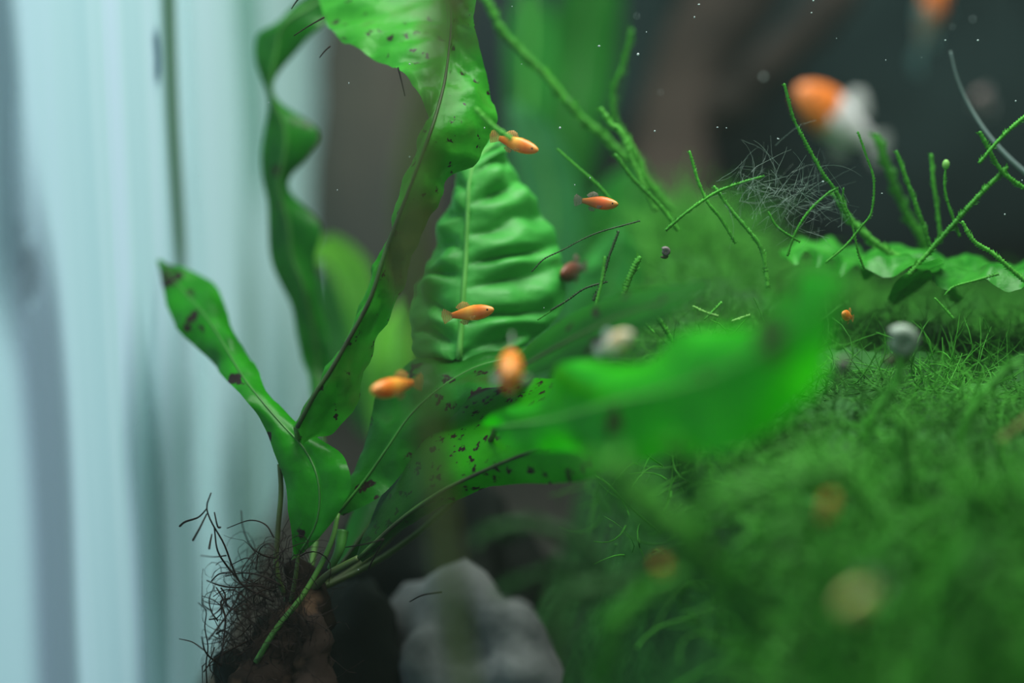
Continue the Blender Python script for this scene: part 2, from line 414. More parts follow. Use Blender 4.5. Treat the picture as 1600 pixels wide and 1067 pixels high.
def make_wall_back():
    m, nt, out = new_mat('back_pane_film'); L = nt.links
    tc = N(nt, 'ShaderNodeTexCoord'); n = N(nt, 'ShaderNodeTexNoise'); n.inputs['Scale'].default_value = 14; n.inputs['Detail'].default_value = 4
    L.new(tc.outputs['Object'], n.inputs['Vector'])
    r = ramp(nt, [(.35, (.013, .028, .032)), (.55, (.024, .038, .042)), (.7, (.040, .036, .032))]); L.new(n.outputs['Fac'], r.inputs[0])
    b = N(nt, 'ShaderNodeBsdfPrincipled'); b.inputs['Roughness'].default_value = .9; b.inputs['Specular IOR Level'].default_value = .03; L.new(r.outputs[0], b.inputs['Base Color'])
    L.new(b.outputs[0], out.inputs[0])
    v = [(XW, YB, 0), (.45, YB, 0), (.45, YB, .45), (XW, YB, .45), (XW, YB + .006, 0), (.45, YB + .006, 0), (.45, YB + .006, .45), (XW, YB + .006, .45)]
    f = [(0, 1, 2, 3), (5, 4, 7, 6), (3, 2, 6, 7), (4, 5, 1, 0), (4, 0, 3, 7), (1, 5, 6, 2)]
    tag(mesh_obj('wall_back', v, f, m, smooth=False), kind='structure')
make_wall_back()

def make_water():
    m, nt, out = new_mat('hazy_water')
    vp = N(nt, 'ShaderNodeVolumePrincipled'); vp.inputs['Color'].default_value = (.62, .80, .72, 1); vp.inputs['Density'].default_value = .045
    vp.inputs['Anisotropy'].default_value = .2
    nt.links.new(vp.outputs[0], out.inputs['Volume'])
    x0, x1, y0, y1, z0, z1 = XW + .0004, .449, -.05, YB - .0005, -.02, .38
    v = [(x, y, z) for z in (z0, z1) for y in (y0, y1) for x in (x0, x1)]
    f = [(0, 2, 3, 1), (4, 5, 7, 6), (0, 1, 5, 4), (2, 6, 7, 3), (0, 4, 6, 2), (1, 3, 7, 5)]
    tag(mesh_obj('water', v, f, m, smooth=False), kind='structure')
make_water()

def make_floor():
    m = plain('substrate_dark', (.012, .012, .011), (.05, .048, .042), 260, .9, bump=.002, spec=.1)
    n = 60; v = []; f = []
    for j in range(n):
        for i in range(n):
            x = XW + (.45 - XW) * i / (n - 1); y = YB * j / (n - 1)
            v.append((x, y, .004 * mnoise.noise(Vector((x * 40, y * 40, 0)))))
    for j in range(n - 1):
        for i in range(n - 1): f.append((j * n + i, j * n + i + 1, (j + 1) * n + i + 1, (j + 1) * n + i))
    tag(mesh_obj('floor', v, f, m), kind='structure')
make_floor()

def rock(name, c, size, mat, label, seed, rot=0, cat='stone', rough=.35):
    import bmesh
    bm = bmesh.new(); bmesh.ops.create_icosphere(bm, subdivisions=4, radius=1)
    R = Matrix.Rotation(rot, 3, 'Y')
    for v in bm.verts:
        p = v.co.copy()
        k = 1 + rough * mnoise.noise(p * 1.1 + Vector((seed, 0, 0))) + rough * .4 * mnoise.noise(p * 2.7 + Vector((0, seed, 0))) + .05 * mnoise.noise(p * 7)
        # facet: flatten along a few directions
        p = p * k
        v.co = R @ Vector((p.x * size[0], p.y * size[1], p.z * size[2]))
    me = bpy.data.meshes.new(name); bm.to_mesh(me); bm.free(); me.materials.append(mat)
    me.polygons.foreach_set('use_smooth', np.ones(len(me.polygons), dtype=bool))
    o = bpy.data.objects.new(name, me); COL.objects.link(o); o.location = c
    return tag(o, label, cat)

# ------------------------------------------------------------------ leaves
def leaf(stations, mat, parent, name='leaf', label=None, nv=70, nu=7, quilt=0.0, nq=8, skew=.25, cup=.0, ripple=0.0, nrip=6, rib=None, rib_r=(.0006, .0002), rib_front=True, crinkle=0.0, loc=None):
    S = np.array([[tuple(P(*p)) for p in st] for st in stations])   # (n,3,3)
    Mp = S[:, 1]; seg = np.linalg.norm(np.diff(Mp, axis=0), axis=1); par = np.concatenate([[0], np.cumsum(seg)]); par /= par[-1]
    Lc, Mc, Rc = (catmull(S[:, k], nv, par) for k in range(3))
    tM = np.gradient(Mc, axis=0)
    v = []; uv = []; f = []; cols = 2 * nu + 1
    camv = np.array(CAM)
    for i in range(nv):
        t = i / (nv - 1)
        for k in range(-nu, nu + 1):
            u = k / nu; a = abs(u); E = Lc[i] if u < 0 else Rc[i]
            p = Mc[i] * (1 - a) + E * a
            nr = np.cross(tM[i], E - Mc[i]); ln = np.linalg.norm(nr)
            nr = nr / ln if ln > 1e-12 else np.array([0, -1.0, 0])
            if np.dot(nr, camv - p) < 0: nr = -nr
            wd = np.linalg.norm(E - Mc[i])
            off = cup * wd * 4 * a * (1 - a)
            if quilt: off += quilt * (.75 + .6 * mnoise.noise(Vector((t * nq, u * 2, 9.0)))) * (.72 + .5 * abs(math.sin(math.pi * (1.6 * a + .4 * mnoise.noise(Vector((t * nq * 1.3, u, 4.0)))))) if a > .05 else .72) * (abs(math.sin(math.pi * (nq * t + .55 * mnoise.noise(Vector((t * nq * .7, u * 1.8, nq))) + skew * nq * .5 * a + (.5 if u < 0 else 0)))) ** .7 - .4) * math.sin(math.pi * min(a * 1.05, 1)) ** .6
            if ripple: off += ripple * a * a * math.sin(2 * math.pi * nrip * t + (1.3 if u < 0 else 0))
            if crinkle: off += crinkle * mnoise.noise(Vector(p) * 160) * (a ** .5) + crinkle * .25 * mnoise.noise(Vector(p) * 420) * (a ** .5)
            v.append(p + nr * off); uv.append((.5 + .5 * u, t))
    for i in range(nv - 1):
        for k in range(cols - 1): f.append((i * cols + k, i * cols + k + 1, (i + 1) * cols + k + 1, (i + 1) * cols + k))
    o = mesh_obj(name, v, f, mat, parent, uvs=uv, loc=loc)
    if label: o['label'] = label
    if rib is not None:
        pm = Mc.copy()
        d = camv - pm; d /= np.linalg.norm(d, axis=1)[:, None]
        pm = pm + d * (rib_r[0] * .3 if rib_front else 0)
        g, ff = tube_geo(pm[::2], np.linspace(rib_r[0], rib_r[1], len(pm[::2])), 6)
        mesh_obj('midrib', g, ff, rib, o)
    return o

def strip(mid, halfw, d0=None, tilt=(0, 0)):
    """stations for a simple leaf: mid = [(px,py,d)], halfw = [px], tilt = depth change of (left,right) edges"""
    out = []
    for i, (x, y, d) in enumerate(mid):
        a = mid[max(i - 1, 0)]; b = mid[min(i + 1, len(mid) - 1)]
        tx, ty = b[0] - a[0], b[1] - a[1]; l = math.hypot(tx, ty) or 1
        nx, ny = ty / l, -tx / l       # left of travel, screen sense
        h = halfw[i]
        out.append(((x + nx * h, y + ny * h, d + tilt[0]), (x, y, d), (x - nx * h, y - ny * h, d + tilt[1])))
    return out

base = P(470, 930, .412)
fern = empty('java_fern', base, 'spotted java fern with long wavy leaves rising from a dark root clump', 'fern')

# tall wavy leaf in the back, beside the pale pane
D = .468
leaf([((500, 660, .44), (503, 660, .44), (508, 662, .44)),
      ((480, 590, D), (498, 595, D), (520, 600, D)),
      ((462, 520, D), (490, 520, D), (516, 540, D)),
      ((445, 450, D), (474, 450, D - .004), (502, 470, D)),
      ((425, 395, D), (456, 400, D - .004), (488, 405, D)),
      ((414, 345, D), (450, 350, D - .004), (499, 350, D)),
      ((414, 290, D), (436, 290, D - .004), (456, 290, D)),
      ((414, 240, D), (444, 245, D - .004), (478, 245, D)),
      ((412, 200, D), (445, 200, D - .004), (494, 205, D)),
      ((412, 140, D), (424, 140, D - .004), (434, 142, D)),
      ((404, 80, D), (432, 75, D - .004), (470, 70, D)),
      ((408, 45, D), (445, 35, D - .004), (500, 40, D)),
      ((455, 10, D), (500, 0, D), (520, 20, D)),
      ((520, -30, D), (530, -30, D), (545, -20, D))],
     MAT['fern_back'], fern, label='tall narrow leaf with deeply waved edge', nv=110, ripple=.0015, nrip=5, rib=MAT['rib_mid'], rib_r=(.0007, .0004))

# left leaf, tip toward the pane
leaf([((462, 868, .405), (467, 866, .405), (474, 864, .405)),
      ((452, 800, .405), (495, 815, .402), (532, 800, .40)),
      ((440, 745, .405), (498, 755, .402), (549, 760, .398)),
      ((424, 700, .407), (478, 705, .405), (535, 712, .402)),
      ((404, 650, .41), (440, 662, .408), (480, 668, .410)),
      ((382, 622, .413), (402, 618, .412), (418, 612, .416)),
      ((350, 590, .422), (374, 580, .420), (398, 578, .424)),
      ((318, 555, .432), (345, 530, .430), (366, 520, .434)),
      ((282, 518, .440), (318, 490, .438), (354, 478, .442)),
      ((262, 470, .450), (288, 456, .448), (328, 444, .452)),
      ((244, 408, .458), (247, 406, .458), (254, 408, .458))],
     MAT['fern_left'], fern, label='bent leaf pointing at the pale side pane', nv=90, cup=.10, crinkle=.0012, ripple=.0012, nrip=2.5, rib=MAT['rib_mid'], rib_r=(.0003, .0002))

# long central leaf: folded low down, spread out at the top
leaf([((461, 668, .402), (464, 668, .400), (474, 692, .402)),
      ((489, 615, .402), (494, 612, .398), (520, 672, .405)),
      ((511, 582, .402), (517, 578, .398), (550, 640, .405)),
      ((539, 535, .402), (545, 530, .398), (573, 575, .406)),
      ((561, 495, .402), (567, 490, .398), (588, 525, .406)),
      ((577, 460, .402), (583, 455, .398), (622, 478, .406)),
      ((597, 395, .402), (603, 390, .398), (640, 415, .406)),
      ((614, 345, .403), (621, 342, .398), (660, 352, .406)),
      ((640, 275, .405), (650, 268, .398), (700, 285, .408)),
      ((659, 215, .407), (670, 215, .398), (752, 243, .408)),
      ((667, 176, .403), (682, 178, .401), (777, 190, .410)),
      ((632, 118, .410), (694, 130, .408), (766, 135, .412)),
      ((588, 92, .419), (700, 85, .416), (752, 85, .411)),
      ((520, 52, .429), (703, 40, .425), (745, 35, .409)),
      ((492, -20, .442), (700, -30, .438), (750, -30, .406))],
     MAT['fern_mid'], fern, label='longest leaf, folded at its dark midrib, browned low down', nv=130, nu=9, cup=.06, quilt=.0016, nq=13, crinkle=.0022, rib=MAT['rib_dark'], rib_r=(.00055, .0003))

# quilted leaf behind
leaf([((712, 560, .418), (717, 560, .417), (724, 560, .418)),
      ((660, 560, .422), (718, 545, .416), (800, 548, .424)),
      ((646, 525, .424), (721, 505, .417), (860, 510, .428)),
      ((646, 480, .426), (724, 460, .418), (884, 462, .432)),
      ((650, 440, .428), (727, 415, .420), (880, 410, .434)),
      ((672, 395, .430), (729, 365, .422), (866, 365, .436)),
      ((690, 345, .431), (731, 320, .424), (845, 325, .436)),
      ((706, 300, .432), (733, 285, .426), (815, 285, .437)),
      ((722, 262, .434), (742, 252, .429), (795, 255, .437)),
      ((760, 232, .436), (766, 228, .434), (780, 232, .437)),
      ((769, 218, .437), (770, 217, .437), (771, 218, .437))],
     MAT['fern_quilt'], fern, label='quilted pale green leaf with a straight light midrib', nv=120, nu=12, quilt=.0052, nq=8, skew=-.22, cup=.07, crinkle=.0028, rib=MAT['rib_green'], rib_r=(.0008, .0003))

# low spotted leaf, midrib along its lower edge
leaf([((556, 868, .408), (560, 872, .406), (566, 878, .408)),
      ((600, 770, .412), (622, 815, .402), (634, 824, .406)),
      ((655, 668, .415), (682, 772, .398), (702, 786, .402)),
      ((710, 632, .418), (742, 742, .395), (762, 762, .398)),
      ((775, 604, .418), (802, 716, .390), (815, 755, .392)),
      ((850, 590, .412), (855, 700, .383), (868, 755, .384)),
      ((920, 600, .402), (910, 688, .375), (930, 745, .372)),
      ((985, 640, .385), (985, 672, .366), (990, 700, .362)),
      ((1060, 655, .36), (1061, 656, .36), (1062, 658, .36))],
     MAT['fern_spot'], fern, label='low vivid green leaf peppered with dark maroon spots', nv=90, cup=.05, crinkle=.0006, rib=MAT['rib_dark'], rib_r=(.0005, .0003))

# brown-edged leaf behind the fry
leaf([((522, 800, .41), (528, 802, .41), (536, 806, .41)),
      ((548, 745, .413), (570, 750, .41), (600, 770, .41)),
      ((566, 690, .414), (605, 700, .41), (648, 715, .409)),
      ((590, 625, .416), (640, 650, .41), (690, 662, .407)),
      ((635, 578, .42), (685, 608, .411), (730, 634, .405)),
      ((690, 548, .423), (740, 575, .413), (785, 610, .403)),
      ((765, 545, .424), (790, 562, .415), (820, 590, .405)),
      ((845, 560, .42), (846, 562, .42), (847, 565, .42))],
     MAT['fern_edge'], fern, label='leaf with a brown edge above the spotted one', nv=70, cup=.08, crinkle=.0016, ripple=.002, nrip=2, rib=MAT['rib_mid'], rib_r=(.00035, .0002))

# near leaf toward the viewer (out of focus)
leaf([((770, 660, .372), (772, 668, .372), (776, 676, .372)),
      ((850, 602, .358), (860, 655, .350), (880, 715, .352)),
      ((930, 562, .345), (950, 630, .332), (970, 722, .334)),
      ((1050, 545, .328), (1055, 605, .316), (1075, 715, .318)),
      ((1140, 500, .312), (1155, 565, .300), (1185, 685, .302)),
      ((1225, 455, .298), (1242, 505, .288), (1275, 590, .288)),
      ((1290, 432, .288), (1300, 450, .281), (1316, 490, .280)),
      ((1326, 428, .278), (1327, 429, .278), (1328, 431, .278))],
     MAT['fern_fore'], fern, label='broad vivid leaf reaching toward the viewer, out of focus', nv=60, cup=.08, ripple=.003, nrip=3.3, rib=MAT['rib_green'], rib_r=(.0003, .0002))

# dark band leaf
leaf(strip([(790, 590, .385), (840, 560, .378), (900, 527, .37), (960, 498, .362), (1030, 472, .354), (1105, 446, .346)],
           [4, 26, 34, 34, 26, 2], tilt=(.008, -.006)),
     MAT['fern_dark'], fern, label='narrow dark green leaf crossing above the near leaf', nv=50, cup=.1, rib=MAT['rib_dark'], rib_r=(.0006, .0002))
# faint grey-green leaf between
leaf(strip([(530, 885, .42), (570, 830, .425), (610, 770, .43), (650, 700, .436)], [5, 30, 36, 3], tilt=(.004, .004)),
     MAT['bg_dim'], fern, nv=40, cup=.1, rib=MAT['rib_dark'], rib_r=(.0005, .0002))

# stems
def stem(pts, r0, r1, mat): return tube('stem', PA(pts), r0, r1, mat, fern, n=26, sides=7)
stem([(437, 725, .408), (439, 770, .408), (434, 830, .408), (432, 890, .408), (445, 930, .41)], .0006, .0007, MAT['stem'])
stem([(466, 866, .405), (462, 900, .406), (455, 940, .408)], .0005, .0006, MAT['stem'])
stem([(464, 668, .402), (468, 700, .410), (470, 750, .413), (468, 810, .413), (460, 880, .412), (448, 940, .411)], .0009, .0008, MAT['stem_green'])
stem([(528, 802, .41), (520, 840, .408), (500, 885, .406), (470, 935, .404), (430, 985, .402), (400, 1035, .402)], .0006, .0008, MAT['stem_green'])
stem([(560, 872, .406), (535, 885, .407), (510, 900, .408), (480, 930, .41)], .0008, .0010, MAT['stem'])
stem([(717, 560, .417), (690, 620, .43), (640, 720, .436), (560, 840, .43), (500, 920, .415)], .0007, .0009, MAT['stem'])
stem([(503, 660, .44), (505, 720, .438), (500, 800, .43), (485, 890, .42), (475, 925, .415)], .0006, .0008, MAT['stem_green'])
stem([(772, 668, .372), (765, 690, .40), (700, 790, .42), (600, 870, .42), (490, 925, .414)], .0006, .0008, MAT['stem'])
stem([(790, 590, .385), (780, 610, .42), (700, 730, .43), (590, 860, .425), (485, 930, .414)], .0005, .0008, MAT['stem'])
stem([(535, 830, .412), (530, 860, .41), (515, 890, .41)], .0016, .0008, MAT['rib_mid'])

# rhizome
def rhizome():
    p = catmull(PA([(395, 1110, .405), (425, 1060, .407), (460, 1000, .41), (478, 950, .412), (470, 905, .412), (455, 875, .412)]), 40)
    r = np.array([.0085, .0082, .0078, .0066, .005, .0022]); r = np.interp(np.linspace(0, 1, 40), np.linspace(0, 1, 6), r)
    v, f = tube_geo(p, r, 18)
    v = np.array([q + (q - p[i // 18]) * (.35 * mnoise.noise(Vector(q) * 180) + .18 * mnoise.noise(Vector(q) * 500)) for i, q in enumerate(v)])
    mesh_obj('rhizome', v, f, MAT['rhizome'], fern)
    p = catmull(PA([(480, 1110, .40), (492, 1050, .402), (488, 990, .404), (478, 945, .408)]), 26)
    v, f = tube_geo(p, np.linspace(.0062, .0028, 26), 14)
    v = np.array([q + (q - p[i // 14]) * (.4 * mnoise.noise(Vector(q) * 220) + .2 * mnoise.noise(Vector(q) * 600)) for i, q in enumerate(v)])
    mesh_obj('rhizome', v, f, MAT['rhizome'], fern)
rhizome()

# roots seen singly
ROOTS = [
 [(330,770),(323,792),(330,815),(350,850),(365,890),(380,915),(428,940)], [(323,795),(310,808),(290,815),(281,822)],
 [(323,803),(312,825),(301,845)], [(335,825),(340,860),(355,885),(372,905)], [(331,835),(329,845),(327,857)],
 [(377,797),(380,825),(392,853),(410,867),(430,872)], [(355,825),(390,813),(415,820),(428,840)],
 [(313,868),(335,870),(353,868)], [(360,883),(385,872),(400,880)], [(323,907),(345,915),(370,918),(400,915),(430,925)],
 [(330,908),(342,897),(360,895)], [(336,915),(327,935),(330,955),(340,970)], [(338,918),(355,945),(370,955)],
 [(310,942),(322,955),(320,980),(325,1010),(322,1040),(325,1090)], [(376,925),(362,950),(345,975),(325,1000)],
 [(345,1040),(350,1000),(352,965),(345,940),(360,935)], [(280,998),(300,1003),(318,1015)], [(315,995),(322,1020),(345,1040)],
 [(333,932),(350,922),(372,925),(395,945)], [(340,985),(360,955),(395,930),(430,915)], [(330,1060),(345,1020),(365,985),(400,950)],
 [(318,1050),(335,1030),(370,1010),(410,990)], [(352,900),(380,895),(410,900),(440,915)], [(372,1000),(350,985),(338,990)],
 [(400,890),(405,860),(420,850),(432,862)], [(328,965),(345,950),(352,930),(345,918)], [(540,855),(570,850),(600,842)], [(600,842),(585,870),(575,890)],
 [(640,940),(660,930),(690,925)], [(335,800),(340,822),(344,824)]]
for i, r in enumerate(ROOTS):
    dd = rng.uniform(.392, .412, len(r)); dd = np.sort(dd) if i % 2 else np.sort(dd)[::-1]
    if i < 2: dd = np.linspace(.398, .408, len(r))
    thick = .00022 if i < 5 else rng.uniform(.00012, .00022)
    tube('root', PA([(x, y, d) for (x, y), d in zip(r, dd)]), thick * .8, thick * 1.35, MAT['root'], fern, n=24, sides=5)

# the tangle nobody could count
for q in ([(468, -4), (461, 5), (455, 14)], [(507, 27), (482, 41), (459, 56)], [(516, 72), (507, 80), (499, 90)], [(622, 105), (627, 125), (633, 150)]):
    tube('rootlet', PA([(x, y, .41) for x, y in q]), .00022, .00012, MAT['root'], fern, n=10, sides=5)
def root_mass():
    n = 420; K = 9; paths = np.zeros((n, K, 3))
    for i in range(n):
        cx, cy = rng.normal(408, 40), rng.normal(990, 52)
        if i % 6 == 1: cx, cy = rng.normal(475, 18), rng.normal(985, 60)
        if i % 5 == 0: cx, cy = rng.normal(430, 28), rng.normal(905, 25)
        p = np.array([cx, cy, rng.normal(.412, .009) if i % 6 != 1 else .4]); a = rng.uniform(0, 2 * math.pi)
        st = rng.uniform(6, 13); bend = rng.normal(0, .45)
        for k in range(K):
            paths[i, k] = tuple(P(p[0], p[1], p[2]))
            a += bend + rng.normal(0, .25); p = p + np.array([math.cos(a) * st, math.sin(a) * st, rng.normal(0, .0008)])
            p[0] = max(p[0], 316)
    o = bundle('root_tangle', paths, rng.uniform(.00008, .00020, n), MAT['root'], fern)
root_mass()
# core of the clump
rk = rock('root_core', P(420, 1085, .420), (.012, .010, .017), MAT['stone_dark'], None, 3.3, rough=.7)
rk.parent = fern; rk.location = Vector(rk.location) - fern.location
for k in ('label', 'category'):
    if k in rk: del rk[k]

# ------------------------------------------------------------------ stones and wood
rock('stone', P(755, 1085, .455), (.028, .022, .027), MAT['stone_grey'], 'pale grey stone at the bottom, right of the roots', 6.2, rot=.5, rough=.55)
rock('stone', P(665, 905, .50), (.032, .022, .028), MAT['stone_dark'], 'near-black stone filling the shadow behind the fern stems, beside the grey stone', 5.1, rough=.4)  # near-black colour also stands in for the shadow behind the stems
rock('stone', P(545, 1090, .45), (.014, .02, .03), MAT['stone_dark'], 'small black stone between the roots and the grey stone', 8.1, rough=.4)
rock('stone', P(590, 330, .80), (.034, .03, .14), MAT['stone_brown'], 'tall grey-brown blurred stone behind the long fern leaf', 2.2, rough=.22)
rock('stone', P(1420, 190, .80), (.075, .03, .075), MAT['stone_slate'], 'dark slate stone far back behind the orange and white fish', 7.7, rough=.35)
rock('stone', P(985, 120, .80), (.035, .03, .06), MAT['stone_slate'], 'dark slate stone far back beside the driftwood', 4.4, rough=.35)

def driftwood():
    p = catmull(PA([(1000, 560, .74), (1035, 400, .74), (1050, 250, .74), (1085, 120, .745), (1160, -60, .75)]), 40)
    r = .020 + .005 * np.sin(np.linspace(0, 7, 40))
    v, f = tube_geo(p, r, 20)
    v = np.array([q + (q - p[i // 20]) * (.5 * mnoise.noise(Vector((q[0] * 60, q[1] * 60, q[2] * 14))) + .12 * mnoise.noise(Vector(q) * 160)) for i, q in enumerate(v)])
    root = empty('driftwood', P(1010, 560, .74), 'brown driftwood branch standing blurred in the background', 'driftwood')
    mesh_obj('trunk', v, f, MAT['wood'], root)
    p = catmull(PA([(1110, 180, .74), (1170, 130, .72), (1250, 60, .71), (1330, -40, .70)]), 24)
    v, f = tube_geo(p, np.linspace(.011, .008, 24), 12)
    v = np.array([q + (q - p[i // 12]) * (.5 * mnoise.noise(Vector(q) * 60)) for i, q in enumerate(v)])
    mesh_obj('branch', v, f, MAT['wood'], root)
driftwood()

# ------------------------------------------------------------------ background plants
bp = empty('broadleaf_plant', P(860, 620, .66), 'blurred bright green broad-leaved plant behind the quilted fern leaf', 'plant')
leaf(strip([(830, 640, .66), (825, 400, .64), (822, 250, .63), (825, 120, .63), (828, 40, .63), (825, -30, .63)], [4, 16, 26, 34, 36, 10], tilt=(.01, -.005)), MAT['bg_leaf'], bp, cup=.1, nv=40, rib=MAT['rib_green'], rib_r=(.001, .0005))
leaf(strip([(870, 640, .67), (880, 400, .67), (890, 220, .67), (905, 90, .68), (935, -40, .68)], [4, 20, 48, 62, 40], tilt=(-.01, .01)), MAT['bg_dim'], bp, cup=.1, nv=40, rib=MAT['rib_mid'], rib_r=(.001, .0005))
leaf(strip([(840, 640, .60), (850, 480, .59), (862, 370, .58), (858, 290, .575), (830, 210, .57), (800, 160, .57)], [4, 30, 44, 46, 34, 4], tilt=(.012, -.006)), MAT['bg_pale'], bp, cup=.12, nv=40, rib=MAT['rib_green'], rib_r=(.001, .0005), label='paler rounded leaf')
leaf(strip([(900, 640, .62), (930, 480, .60), (960, 380, .59), (985, 300, .585), (1000, 250, .58)], [4, 46, 60, 44, 3], tilt=(.012, -.01)), MAT['bg_leaf'], bp, cup=.12, nv=40, rib=MAT['rib_green'], rib_r=(.001, .0005))
leaf(strip([(900, 620, .52), (925, 520, .50), (950, 450, .49), (965, 400, .485), (970, 350, .48)], [4, 44, 52, 40, 3], tilt=(.008, -.006)), MAT['fern_quilt'], bp, cup=.1, nv=40, quilt=.002, nq=6, rib=MAT['rib_green'], rib_r=(.0008, .0004), label='nearest leaf, quilted and light')
lp = empty('lime_plant', P(590, 700, .58), 'blurred lime green plant behind the long folded fern leaf', 'plant')
leaf(strip([(590, 690, .57), (578, 560, .57), (566, 480, .57), (548, 420, .565), (512, 388, .56), (480, 400, .555)], [4, 18, 26, 28, 22, 4], tilt=(.006, -.004)), MAT['bg_lime'], lp, cup=.1, nv=40, rib=MAT['rib_green'], rib_r=(.0008, .0004))
leaf(strip([(595, 700, .56), (605, 630, .555), (615, 570, .55), (628, 510, .55), (640, 470, .55)], [5, 34, 42, 30, 3], tilt=(.006, -.004)), MAT['bg_lime'], lp, cup=.1, nv=40, rib=MAT['rib_green'], rib_r=(.0008, .0004))
leaf(strip([(580, 690, .58), (545, 600, .58), (525, 520, .585), (510, 460, .585), (500, 420, .585)], [4, 26, 30, 22, 3], tilt=(.006, -.004)), MAT['bg_dim'], lp, cup=.1, nv=40, rib=MAT['rib_mid'], rib_r=(.0008, .0004), label='darker leaf')

# ------------------------------------------------------------------ moss
def smooth(a, b, x):
    t = np.clip((x - a) / (b - a), 0, 1); return t * t * (3 - 2 * t)
def mound_h(x, y):
    h = np.interp(y, [.19, .24, .30, .335, .365, .42, .5], [.092, .099, .109, .116, .121, .126, .127]) * smooth(.020 - .022 * smooth(.32, .40, y), .054 - .004 * smooth(.32, .40, y), x - .006 * np.sin(y * 26)) * smooth(.60, .54, y)
    h = h + .020 * np.exp(-((x - .036) ** 2 / .0010 + (y - .51) ** 2 / .0030)) - .012 * smooth(.06, .12, x) * smooth(.42, .50, y)
    return h
moss = empty('java_moss', (.12, .35, 0), 'large mound of green java moss filling the lower right', 'moss')
def moss_bed():
    nx, ny = 90, 90; v = []; f = []
    for j in range(ny):
        for i in range(nx):
            x = -.03 + .36 * i / (nx - 1); y = .17 + .46 * j / (ny - 1)
            z = float(mound_h(x, y)) + (.007 * mnoise.noise(Vector((x * 60, y * 60, 0))) + .004 * mnoise.noise(Vector((x * 180, y * 180, 3)))) * min(1, float(mound_h(x, y)) / .02)
            v.append((x, y, max(z - .006, -.004)))
    for j in range(ny - 1):
        for i in range(nx - 1):
            q = (j * nx + i, j * nx + i + 1, (j + 1) * nx + i + 1, (j + 1) * nx + i)
            if max(v[k][2] for k in q) > .002: f.append(q)
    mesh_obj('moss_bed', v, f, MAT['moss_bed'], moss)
moss_bed()
def moss_strands(n, mat, r, lmin, lmax, K=6, keep=None, name='moss_mass', up=1.0):
    paths = np.zeros((n, K, 3)); i = 0
    while i < n:
        x = rng.uniform(-.02, .30); y = rng.uniform(.19, .56)
        if abs(x) > (y + .06) * .36: continue
        h = float(mound_h(x, y))
        if h < .080 or (x < .035 and y < .42 and rng.uniform() < .75): continue
        if keep and not keep(x, y): continue
        L = rng.uniform(lmin, lmax); d = np.array([rng.normal(0, 1), rng.normal(0, .9), rng.normal(up, .55)]); d /= np.linalg.norm(d)
        p = np.array([x, y, h - .005]); c = rng.normal(0, .38, 3)
        for k in range(K):
            paths[i, k] = p; p = p + d * L / (K - 1); d = d + c + np.array([0, 0, -.06]); d /= np.linalg.norm(d)
        i += 1
    bundle(name, paths, rng.uniform(r * .6, r * 1.3, n) * (1 - .55 * smooth(.31, .39, paths[:, 0, 1])), mat, moss)
moss_strands(14000, MAT['moss_mass'], .0005, .008, .022, up=.2)
moss_strands(1200, MAT['moss_light'], .0004, .012, .030, up=.5, keep=lambda x, y: (x - .040) ** 2 / .0012 + (y - .52) ** 2 / .0014 < 1)
moss_strands(2200, MAT['moss'], .00075, .010, .024, up=.35, keep=lambda x, y: y < .33)

